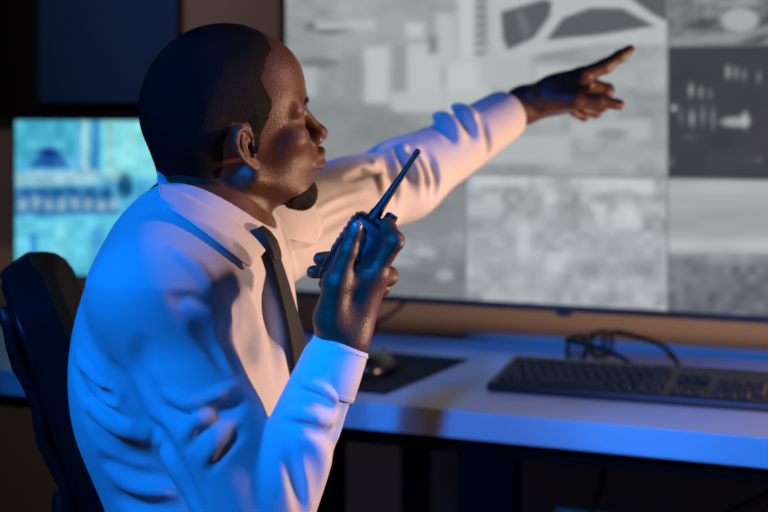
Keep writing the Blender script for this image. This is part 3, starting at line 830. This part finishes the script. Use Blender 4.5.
tilt = Matrix.Rotation(kr, 3, 'Z') @ Matrix.Rotation(math.atan(.020 / KD), 3, 'X')
rows = [(0.022, [1.25, 1.25, 1.25, 6.25, 1.25, 1.25, 1.25, 1.25], 0), (0.041, [2.25] + [1] * 10 + [2.75], 0), (0.060, [1.75] + [1] * 11 + [2.25], 0), (0.079, [1.5] + [1] * 12 + [1.5], 0), (0.098, [1] * 13 + [2], 0), (0.128, [1] * 13 + [1.9], 0)]
keys = []
U = 0.0187
for v, ws, _ in rows:
    u = 0.014
    for w in ws: keys.append((u + w * U / 2, v, w * U - .0022)); u += w * U
for v, n0 in ((0.022, 3), (0.041, 1), (0.079, 3), (0.098, 3)):
    for i in range(n0): keys.append((0.307 + (i + (1 if n0 == 1 else 0)) * U + U / 2, v, U - .0022))
for v in (0.022, 0.041, 0.060, 0.079, 0.098):
    for i in range(4 if v > .03 else 3): keys.append((0.376 + i * U * 1.12 + U / 2, v, U - .0022))
keys = keys[:100]; mesh_cache = {}
for u, v, w in keys:
    kk = round(w, 4)
    if kk not in mesh_cache:
        bm = bmesh.new(); r = bmesh.ops.create_cube(bm, size=1)
        for x in bm.verts:
            s = .84 if x.co.z > 0 else 1
            x.co = Vector((x.co.x * (w if x.co.z < 0 else w - .003), x.co.y * .0165 * s, x.co.z * .008))
        bmesh.ops.bevel(bm, geom=list(bm.edges), offset=.0012, segments=1, affect='EDGES')
        for x in bm.verts: x.co = tilt @ x.co
        me = bpy.data.meshes.new('key'); bm.to_mesh(me); bm.free(); me.materials.append(M['key']); mesh_cache[kk] = me
    o = bpy.data.objects.new('key', mesh_cache[kk]); COL.objects.link(o); o.parent = keyboard
    o.location = Vector(kb(u, v, .016 + .020 * v / KD + .0035)) - keyboard.location

# ------------------------------------------------------------------ mouse pad and mouse
pz = DZ + .003
bm = bmesh.new(); box(bm, (-1.085, 2.362, DZ + .0015), (.355, .365, .003), rz=math.radians(-3), bev=.001)
pad = from_bm('mouse_pad', bm, M['pad'], None); tag(pad, 'thin black mouse pad on the desk behind the man\'s shirt cuff', 'mouse pad')
mouse = empty('computer_mouse', (-1.005, 2.335, pz), 'black computer mouse resting on the mouse pad', 'mouse')
def mouse_sdf(p):
    q = p - np.array([-1.005, 2.335, pz], f32)
    d = ell(q, (0, 0, .008), (.031, .058, .029)); d = smin(d, ell(q, (0, -.012, .010), (.029, .044, .030)), .01)
    return smax(d, -q[:, 2], .004)
mv, mq = mesh_sdf(mouse_sdf, (-1.05, 2.26, pz - .008), (-.96, 2.41, pz + .05), .0022)
raw('body', relax(mv, mq, 1, .4), mq, M['mouse'], mouse)
bm = bmesh.new(); cyl(bm, (-1.0085, 2.368, pz + .031), (-1.0015, 2.368, pz + .031), .0095, n=20); from_bm('scroll_wheel', bm, M['radio_grey'], mouse, smooth=True, autosmooth=40)

# ------------------------------------------------------------------ eyeglasses, folded open
g0 = np.array([-0.712, 2.545, DZ]); gy = math.radians(66)
gu = np.array([math.cos(gy), math.sin(gy), 0]); gt = np.array([math.sin(gy), -math.cos(gy), 0])
glasses = empty('eyeglasses', g0, 'black-rimmed eyeglasses lying open on the desk behind the keyboard', 'eyeglasses')
def gp(u, t, z):
    u, t, z = u * 1.1, t * 1.1, z * 1.1 + .0008
    return g0 + gu * u + gt * t + np.array([0, 0, z])
bm = bmesh.new(); rims = []
for c in (.034, .102):
    pts = []
    for k in range(32):
        a = 2 * math.pi * k / 32; s, cz = math.cos(a), math.sin(a)
        pts.append(gp(c + .0275 * abs(s) ** .75 * math.copysign(1, s), .004 * (1 - abs((c + .0275 * s - .068) / .068)) * -1, .0255 + .0222 * abs(cz) ** .8 * math.copysign(1, cz)))
    rims.append(pts); tube(bm, pts, .0046, 8, closed=True)
tube(bm, smooth_pts([gp(.0610, -.004, .032), gp(.068, -.007, .0365), gp(.0750, -.004, .032)], 5), .0024, 8)
from_bm('rim', bm, M['glasses'], glasses, smooth=True)
for pts in rims:
    bm = bmesh.new(); bm.faces.new([bm.verts.new(Vector(p)) for p in pts]); r = bmesh.ops.extrude_face_region(bm, geom=list(bm.faces))
    bmesh.ops.translate(bm, verts=[v for v in r['geom'] if isinstance(v, bmesh.types.BMVert)], vec=Vector(gt * .0014))
    from_bm('lens', bm, M['lens'], glasses)
for u, s in ((.005, -1), (.131, 1)):
    bm = bmesh.new()
    pts = smooth_pts([gp(u, 0, .043), gp(u + s * .003, .012, .0445), gp(u + s * .004, .06, .040), gp(u + s * .001, .105, .032), gp(u - s * .006, .132, .018), gp(u - s * .010, .146, .0045)], 6)
    tube(bm, pts, np.linspace(.0056, .0042, len(pts)), 8)
    from_bm('temple', bm, M['glasses'], glasses, smooth=True)
# ------------------------------------------------------------------ room
WY = 3.10
def struct(name, c, s, m):
    bm = bmesh.new(); box(bm, c, s); o = from_bm(name, bm, m); o['kind'] = 'structure'; return o
struct('floor', (-0.6, 0.35, -.05), (6.2, 6.5, .1), M['floor'])
struct('wall_back', (-0.6, WY + .05, 1.4), (6.2, .1, 2.8), M['wall'])
struct('wall_left', (-3.65, 0.35, 1.4), (.1, 5.4, 2.8), M['wall_dark'])
struct('baseboard_back', (-0.6, WY - .0075, .05), (6.0, .015, .10), M['wall_dark'])

# wall screen with its picture
TVY = 2.68
tv = empty('television', (-0.755, TVY + .03, 0.82), 'large wall-mounted television showing a grid of grey surveillance camera pictures', 'television')
X0, X1, Z0, Z1 = -1.366, -1.366 + .409 * 3, 0.836, 0.836 + .253 * 3
bm = bmesh.new(); box(bm, ((X0 + X1) / 2, TVY + .022, (Z0 + Z1) / 2), (X1 - X0 + .024, .040, Z1 - Z0 + .026), bev=.003)
from_bm('housing', bm, M['bezel'], tv)
bm = bmesh.new()
for c, s in ((((X0 + X1) / 2, TVY - .001, Z0 - .007), (X1 - X0 + .026, .010, .014)), (((X0 + X1) / 2, TVY - .001, Z1 + .006), (X1 - X0 + .026, .010, .012)), ((X0 - .006, TVY - .001, (Z0 + Z1) / 2), (.013, .010, Z1 - Z0 + .0)), ((X1 + .006, TVY - .001, (Z0 + Z1) / 2), (.013, .010, Z1 - Z0))):
    box(bm, c, s, bev=.002)
from_bm('bezel', bm, M['bezel'], tv)
bm = bmesh.new(); sx = onY(564, 304, TVY)[0]; box(bm, (sx, TVY + .002, Z0 - .017), (.030, .014, .012), bev=.003); from_bm('sensor', bm, M['bezel'], tv)
bm = bmesh.new(); box(bm, ((X0 + X1) / 2, TVY + .052, 1.22), (.46, .024, .42), bev=.004); box(bm, ((X0 + X1) / 2, (TVY + WY) / 2 + .03, 1.22), (.09, WY - TVY - .07, .10), bev=.004); box(bm, ((X0 + X1) / 2, WY - .012, 1.22), (.30, .022, .30), bev=.004); from_bm('wall_bracket', bm, M['bezel'], tv)

def grid_screen(name, x0, x1, z0, z1, y, nx, nz, paint, m, parent):
    xs, zz = np.linspace(x0, x1, nx + 1), np.linspace(z0, z1, nz + 1)
    V = np.stack(np.meshgrid(xs, [y], zz, indexing='ij'), -1).reshape(-1, 3)
    i, k = np.meshgrid(np.arange(nx), np.arange(nz), indexing='ij'); a = (i * (nz + 1) + k).ravel()
    Q = np.stack([a, a + nz + 1, a + nz + 2, a + 1], 1)
    o = raw(name, V, Q, m, parent, smooth=False)
    w = V; cs = np.stack([w[:, 0] * CO + w[:, 1] * SI, -w[:, 0] * SI + w[:, 1] * CO], 1)
    uv = np.stack([CX + F * cs[:, 0] / cs[:, 1], HY - F * (w[:, 2] - EYE) / cs[:, 1]], 1)
    col = paint(uv[:, 0], uv[:, 1], (V[:, 0] - x0) / (x1 - x0), (V[:, 2] - z0) / (z1 - z0))
    at = o.data.color_attributes.new('picture', 'FLOAT_COLOR', 'POINT')
    at.data.foreach_set('color', np.concatenate([col, np.ones((len(V), 1))], 1).astype(f32).ravel())
    return o
def blur1(u, v, su, sv, seed):                     # blocky value noise, linearly blended
    r = np.random.RandomState(seed); T_ = r.rand(256, 256)
    a, b = u / su, v / sv; i, j = np.floor(a).astype(int), np.floor(b).astype(int); fu, fv = a - i, b - j
    fu, fv = [np.clip((t - .5) * 2.2 + .5, 0, 1) for t in (fu, fv)]
    g = lambda x, y: T_[x % 256, y % 256]
    return (g(i, j) * (1 - fu) + g(i + 1, j) * fu) * (1 - fv) + (g(i, j + 1) * (1 - fu) + g(i + 1, j + 1) * fu) * fv
def soft(d, w=2.0): return np.clip(.5 - d / w, 0, 1)
def pol(u, v, pts, w=3.0): return soft(poly2d(u.astype(f32), v.astype(f32), pts), w)
def ellm(u, v, cx, cy, rx, ry): return soft((np.sqrt(((u - cx) / rx) ** 2 + ((v - cy) / ry) ** 2) - 1) * min(rx, ry), 4)
def mix(g, m, val): return g * (1 - m) + val * m
def lin(g): g = np.clip(g, 0, 1); return np.where(g < .04045, g / 12.92, ((g + .055) / 1.055) ** 2.4)
def paint_wall_screen(u, v, fx, fz):
    col = np.minimum((fx * 3).astype(int), 2); row = np.minimum(((1 - fz) * 3).astype(int), 2)
    big = (col < 2) & (row < 2)
    # large picture: aerial view
    n = .615 + .10 * (blur1(u + .3 * v, v, 52, 26, 1) - .5) + .055 * (blur1(u, v, 19, 13, 2) - .5) + .03 * (blur1(u, v, 9, 7, 3) - .5)
    n = mix(n, pol(u, v, [(285, 30), (400, 10), (520, 12), (520, 60), (420, 62), (285, 55)], 20) * .5, .62)
    n = mix(n, ellm(u, v, 330, 27, 22, 7) * .9, .34); n = mix(n, ellm(u, v, 318, 63, 22, 5) * .7, .42)
    n = mix(n, pol(u, v, [(285, 100), (330, 98), (400, 112), (470, 150), (470, 176), (285, 176)], 18) * .6, .50)
    for x, y, w_, h_, g in ((377, 75, 12, 28, .73), (418, 78, 24, 34, .72), (468, 90, 22, 30, .74), (300, 82, 16, 14, .66), (352, 78, 9, 26, .55), (400, 74, 7, 30, .55), (505, 68, 26, 22, .68), (560, 80, 24, 14, .70), (520, 150, 50, 14, .68), (610, 130, 40, 10, .67), (446, 40, 10, 26, .70), (467, 25, 9, 34, .74), (440, 100, 50, 8, .70), (345, 25, 30, 5, .7), (415, 30, 9, 7, .74), (433, 45, 4, 8, .45)):
        n = mix(n, pol(u, v, [(x - w_, y - h_), (x + w_, y - h_), (x + w_, y + h_), (x - w_, y + h_)], 7) * .95, g + .03)
    for y in range(-4, 56, 9): n = mix(n, pol(u, v, [(474, y), (487, y), (487, y + 5), (474, y + 5)], 3) * .55, .45)
    n = mix(n, pol(u, v, [(488, -10), (668, -10), (668, 44), (600, 44), (500, 60), (488, 40)], 4), .72)
    n = mix(n, pol(u, v, [(501, 12), (545, -1), (552, 2), (550, 16), (534, 38), (508, 50), (503, 40)], 3), .36)
    n = mix(n, pol(u, v, [(515, 12), (523, 10), (531, 32), (524, 40)], 4) * .5, .5)
    n = mix(n, pol(u, v, [(546, 40), (563, 18), (590, 8), (622, 8), (655, 26), (600, 35)], 3), .36)
    n = mix(n, pol(u, v, [(622, -8), (668, -8), (668, 22), (652, 14)], 3), .36)
    n = mix(n, ellm(u, v, 612, 134, 16, 6) * .6, .50)
    # lower middle: pale rooftops
    m = .68 + .16 * (blur1(u, v, 19, 15, 11) - .5) + .13 * (blur1(u, v, 9, 9, 12) - .5)
    m = mix(m, pol(u, v, [(466, 210), (560, 205), (668, 230), (668, 300), (466, 300)], 14) * .35, .60)
    for x, y, w_, h_ in ((500, 181, 28, 5), (617, 182, 36, 10), (600, 214, 5, 8), (523, 240, 6, 16), (628, 220, 14, 9), (555, 262, 9, 10)): m = mix(m, pol(u, v, [(x - w_, y - h_), (x + w_, y - h_), (x + w_, y + h_), (x - w_, y + h_)], 5) * .7, .80)
    # lower left: hillside town
    l = .57 + .12 * (blur1(u, v, 22, 9, 21) - .5) + .06 * (blur1(u, v, 9, 6, 22) - .5)
    l = mix(l, pol(u, v, [(285, 165), (470, 165), (470, 232), (285, 240)], 16) * .8, .52); l = mix(l, pol(u, v, [(285, 268), (470, 262), (470, 300), (285, 300)], 14) * .6, .42)
    for x, y, w_, h_ in ((425, 252, 12, 5), (400, 262, 18, 4), (445, 275, 9, 6)): l = mix(l, ellm(u, v, x, y, w_, h_) * .6, .72)
    # right column
    t = .42 + .22 * (blur1(u + v, v, 22, 12, 31) - .5) + .10 * (blur1(u, v, 6, 5, 32) - .5)
    t = mix(t, ellm(u, v, 740, 20, 19, 12), .66); t = mix(t, ellm(u, v, 735, 2, 30, 5) * .8, .6); t = mix(t, pol(u, v, [(668, 38), (735, 34), (790, 18), (790, 26), (735, 44), (668, 46)], 4) * .7, .60)
    k = .235 + .03 * (blur1(u, v, 30, 20, 41) - .5)
    for x, y, w_, h_, g in ((728, 72, 2.4, 6, .66), (736, 73, 2, 5, .6), (744, 75, 2.2, 5, .5), (759, 77, 2, 5, .5), (691, 90, 2.6, 6, .62), (701, 92, 2.2, 5, .58), (710, 94, 1.6, 4, .5), (674, 108, 2.6, 3, .78), (692, 118, 3.2, 8, .55), (703, 116, 2.6, 9, .45), (713, 118, 2.2, 9, .5), (735, 122, 14, 5, .66), (690, 137, 6, 2, .36), (672, 162, 2, 3, .45), (758, 160, 4, 3, .35), (745, 120, 4, 8, .7), (681, 116, 2, 7, .42)):
        k = mix(k, ellm(u, v, x, y, w_, h_) * .9, g)
    b = np.interp(v, [176, 190, 215, 235, 243, 250, 258, 266, 315], [.66, .68, .62, .63, .72, .70, .52, .45, .40]) + .05 * (blur1(u, v, 40, 9, 51) - .5)
    b = b + np.where(v > 254, .12, 0) * (blur1(u, v, 8, 9, 52) - .5)
    g = np.where(big, n, np.where(row == 0, t, np.where(row == 1, np.where(col == 2, k, n), np.where(col == 0, l, np.where(col == 1, m, b)))))
    ln = np.minimum(np.abs(fx * 3 - 2), np.where(row == 2, np.abs(fx * 3 - 1), 9)) * .409; lz = np.minimum(np.abs((1 - fz) * 3 - 2), np.where(col == 2, np.abs((1 - fz) * 3 - 1), 9)) * .253
    e = soft(np.minimum(ln, lz) - .0016, .003); g = mix(g, e, .50)
    g = lin(g); return np.stack([g * .92, g * .99, g * 1.0 + .012 * (1 - g)], 1)
grid_screen('screen', X0, X1, Z0, Z1, TVY - .0005, 330, 200, paint_wall_screen, screen_mat('wall_screen_picture', 1.02), tv)

# small monitor on the left
MX0, MX1, MZ0, MZ1, MY = -2.014, -1.43, 0.853, 1.197, 2.60
mon = empty('computer_monitor', ((MX0 + MX1) / 2, MY + .05, DZ), 'smaller monitor with a cyan street picture standing on the desk behind the chair', 'monitor')
bm = bmesh.new(); box(bm, ((MX0 + MX1) / 2, MY + .020, (MZ0 + MZ1) / 2), (MX1 - MX0 + .02, .036, MZ1 - MZ0 + .022), bev=.003); from_bm('housing', bm, M['bezel_grey'], mon)
bm = bmesh.new(); box(bm, ((MX0 + MX1) / 2, MY + .08, DZ + .008), (.26, .2, .016), bev=.005)
sb = from_bm('stand_base', bm, M['bezel_grey'], mon)
bm = bmesh.new(); box(bm, ((MX0 + MX1) / 2, MY + .065, DZ + .17), (.06, .03, .32), bev=.006); from_bm('stand_neck', bm, M['bezel_grey'], mon)
def paint_monitor(u, v, fx, fz):
    c = np.zeros((len(u), 3)); n = blur1(u, v, 10, 9, 61) - .5; n2 = blur1(u, v, 4, 5, 62) - .5
    def lay(m, rgb):
        for i in range(3): c[:, i] = c[:, i] * (1 - m) + rgb[i] * m
    lay(np.ones(len(u)), (.30, .66, .82))
    lay(pol(u, v, [(100, 110), (170, 110), (170, 180), (100, 175)], 8), (.48, .82, .86))
    lay(pol(u, v, [(12, 112), (92, 112), (92, 150), (12, 165)], 8), (.28, .66, .78))
    lay(pol(u, v, [(30, 168), (36, 158), (45, 150), (52, 148), (62, 156), (70, 168)], 4), (.12, .35, .62))
    lay(ellm(u, v, 47, 152, 9, 4), (.10, .25, .50))
    lay(pol(u, v, [(82, 115), (88, 115), (88, 172), (82, 172)], 4) * .8, (.72, .82, .80)); lay(pol(u, v, [(93, 115), (99, 115), (99, 178), (93, 178)], 4) * .7, (.15, .45, .72))
    lay(pol(u, v, [(108, 118), (112, 118), (112, 170), (108, 170)], 4) * .5, (.72, .66, .62)); lay(pol(u, v, [(120, 128), (140, 126), (140, 165), (120, 168)], 6) * .5, (.60, .88, .86))
    lay(pol(u, v, [(14, 172), (100, 170), (100, 184), (14, 186)], 6), (.55, .74, .80))
    lay(pol(u, v, [(14, 188), (110, 186), (120, 214), (14, 216)], 5) * .8, (.16, .42, .62))
    for x in range(20, 112, 13): lay(ellm(u, v, x + 3, 203 + (x % 3), 4.5, 6) * .8, (.60, .66, .72))
    for x in range(26, 112, 16): lay(ellm(u, v, x, 193, 5, 4) * .6, (.08, .25, .50))
    lay(pol(u, v, [(14, 218), (160, 216), (160, 280), (14, 280)], 5), (.38, .76, .86)); lay(pol(u, v, [(30, 234), (37, 234), (37, 258), (30, 258)], 3) * .8, (.12, .45, .75))
    lay(ellm(u, v, 125, 186, 8, 12) * .9, (.06, .28, .42)); lay(ellm(u, v, 112, 176, 10, 5) * .5, (.70, .72, .68)); lay(pol(u, v, [(55, 225), (66, 225), (62, 260), (55, 262)], 5) * .4, (.62, .86, .86)); lay(pol(u, v, [(92, 228), (104, 228), (104, 268), (92, 268)], 4) * .6, (.18, .50, .80))
    lay(pol(u, v, [(12, 268), (170, 268), (170, 280), (12, 280)], 6) * .5, (.2, .6, .75))
    c += (n * .12 + n2 * .04)[:, None]
    return lin(c)
grid_screen('screen', MX0, MX1, MZ0, MZ1, MY + .0005, 160, 96, paint_monitor, screen_mat('monitor_picture', 1.1), mon)

# board on the wall above the monitor
bl, br, bz = onY(40, 103, WY - .03)[0], onY(178, 103, WY - .03)[0], onY(100, 103, WY - .03)[2]
b2 = onY(100, 117, WY - .02)[2]
board = empty('wall_board', (bl, WY, b2), 'black wall board with a dark blue panel above the smaller monitor', 'wall board')
bm = bmesh.new(); box(bm, ((br - 3.4) / 2, WY - .0125, b2 + .42), (br + 3.4, .025, .84), bev=.003); from_bm('backing', bm, M['black_panel'], board)
bm = bmesh.new(); box(bm, ((bl + br) / 2, WY - .031, bz + .40), (br - bl, .012, .80), bev=.002); from_bm('panel', bm, M['blue_panel'], board)['label'] = 'dark blue panel with blue light in its colour'

# cables
bm = bmesh.new(); cx = onY(372, 318, 2.735)
pts = smooth_pts([(cx[0] + .10, 2.745, .845), (cx[0] + .06, 2.735, .80), (cx[0] + .02, 2.72, .772), (cx[0] - .02, 2.70, .752), (cx[0] - .07, 2.69, .7455), (cx[0] - .14, 2.695, .745)], 6)
tube(bm, pts, .0045, 8); cyl(bm, pts[12] + [0, 0, 0], pts[16], .010, n=12)
tag(from_bm('television_cable', bm, M['cable'], None, smooth=True), 'black cable dropping from the television to the desk beside the raised hand', 'cable')
for lab, px in (('black cable hanging under the desk below the keyboard', ((604, 470), (600, 490), (592, 512), (583, 545), (578, 590))), ('slanting black cable under the right end of the desk', ((790, 478), (768, 492), (735, 508), (700, 530), (660, 560)))):
    bm = bmesh.new(); pts = smooth_pts([onY(x, y, WY - .03) for x, y in px], 6)
    pts = np.concatenate([[[pts[0][0], WY - .03, .72]], pts]); lastx = pts[-1]
    pts = np.concatenate([pts, smooth_pts([lastx, lastx + [-.02, 0, -.14], [lastx[0] - .05, WY - .03, .004], [lastx[0] - .25, WY - .06, .0045]], 6)[1:]])
    tube(bm, pts, .0045, 8); tag(from_bm('power_cable', bm, M['cable'], None, smooth=True), lab, 'cable', 'cables under the desk')
# ------------------------------------------------------------------ camera, light
cd = bpy.data.cameras.new('camera'); cam = bpy.data.objects.new('camera', cd); COL.objects.link(cam)
cam.location = (0, 0, EYE); cam.rotation_euler = (math.pi / 2, 0, YAW)
cd.sensor_fit = 'HORIZONTAL'; cd.sensor_width = 36.0; cd.lens = 36.0 * F / 768.0
cd.shift_y = -(256.0 - HY) / 768.0; cd.clip_start = 0.05
cd.dof.use_dof = True; cd.dof.focus_distance = 1.60; cd.dof.aperture_fstop = 3.4
S.camera = cam
def area(name, loc, target, size, power, col, spread=180, shape='DISK'):
    l = bpy.data.lights.new(name, 'AREA'); l.shape = shape; l.size = size; l.energy = power; l.color = col; l.spread = math.radians(spread)
    o = bpy.data.objects.new(name, l); COL.objects.link(o); o.location = tuple(W(np.array(loc))); t = W(np.array(target))
    o.rotation_euler = (Vector(t) - o.location).to_track_quat('-Z', 'Y').to_euler(); return o
def spot(name, loc, target, radius, power, col, ang, blend):
    l = bpy.data.lights.new(name, 'SPOT'); l.shadow_soft_size = radius; l.energy = power; l.color = col; l.spot_size = math.radians(ang); l.spot_blend = blend
    o = bpy.data.objects.new(name, l); COL.objects.link(o); o.location = tuple(W(np.array(loc))); t = W(np.array(target))
    o.rotation_euler = (Vector(t) - o.location).to_track_quat('-Z', 'Y').to_euler(); return o
spot('blue_lamp', (-1.40, 0.30, 2.20), (-0.20, 2.0, 0.75), 0.22, 285, (0.0, 0.205, 1.0), 30.0, 0.14)
spot('blue_desk_lamp', (-0.40, -1.0, 1.90), (0.335, 2.1, 0.735), 0.05, 520, (0.0, 0.205, 1.0), 14.6, 0.45)
area('warm_desk_lamp', (1.18, 1.82, 0.79), (0.1, 1.95, 1.10), 0.10, 20, (1.0, 0.58, 0.39))
spot('warm_side_spot', (1.45, 1.74, 1.75), (-0.15, 1.68, 1.08), 0.08, 56, (1.0, 0.58, 0.42), 38, 0.4)
area('wall_fill', (-0.75, 2.65, 2.65), (-0.62, 3.42, 1.5), 0.3, 0.5, (1.0, 0.66, 0.58), 60)  # added dim warm fill to lift the upper back wall, no real fixture
w = bpy.data.worlds.new('room_dark'); S.world = w; w.use_nodes = True
w.node_tree.nodes['Background'].inputs[0].default_value = (0.006, 0.006, 0.008, 1); w.node_tree.nodes['Background'].inputs[1].default_value = 1.0
S.view_settings.view_transform = 'Standard'; S.view_settings.look = 'None'; S.view_settings.gamma = 1; S.view_settings.exposure = 0
S.view_settings.use_curve_mapping = False
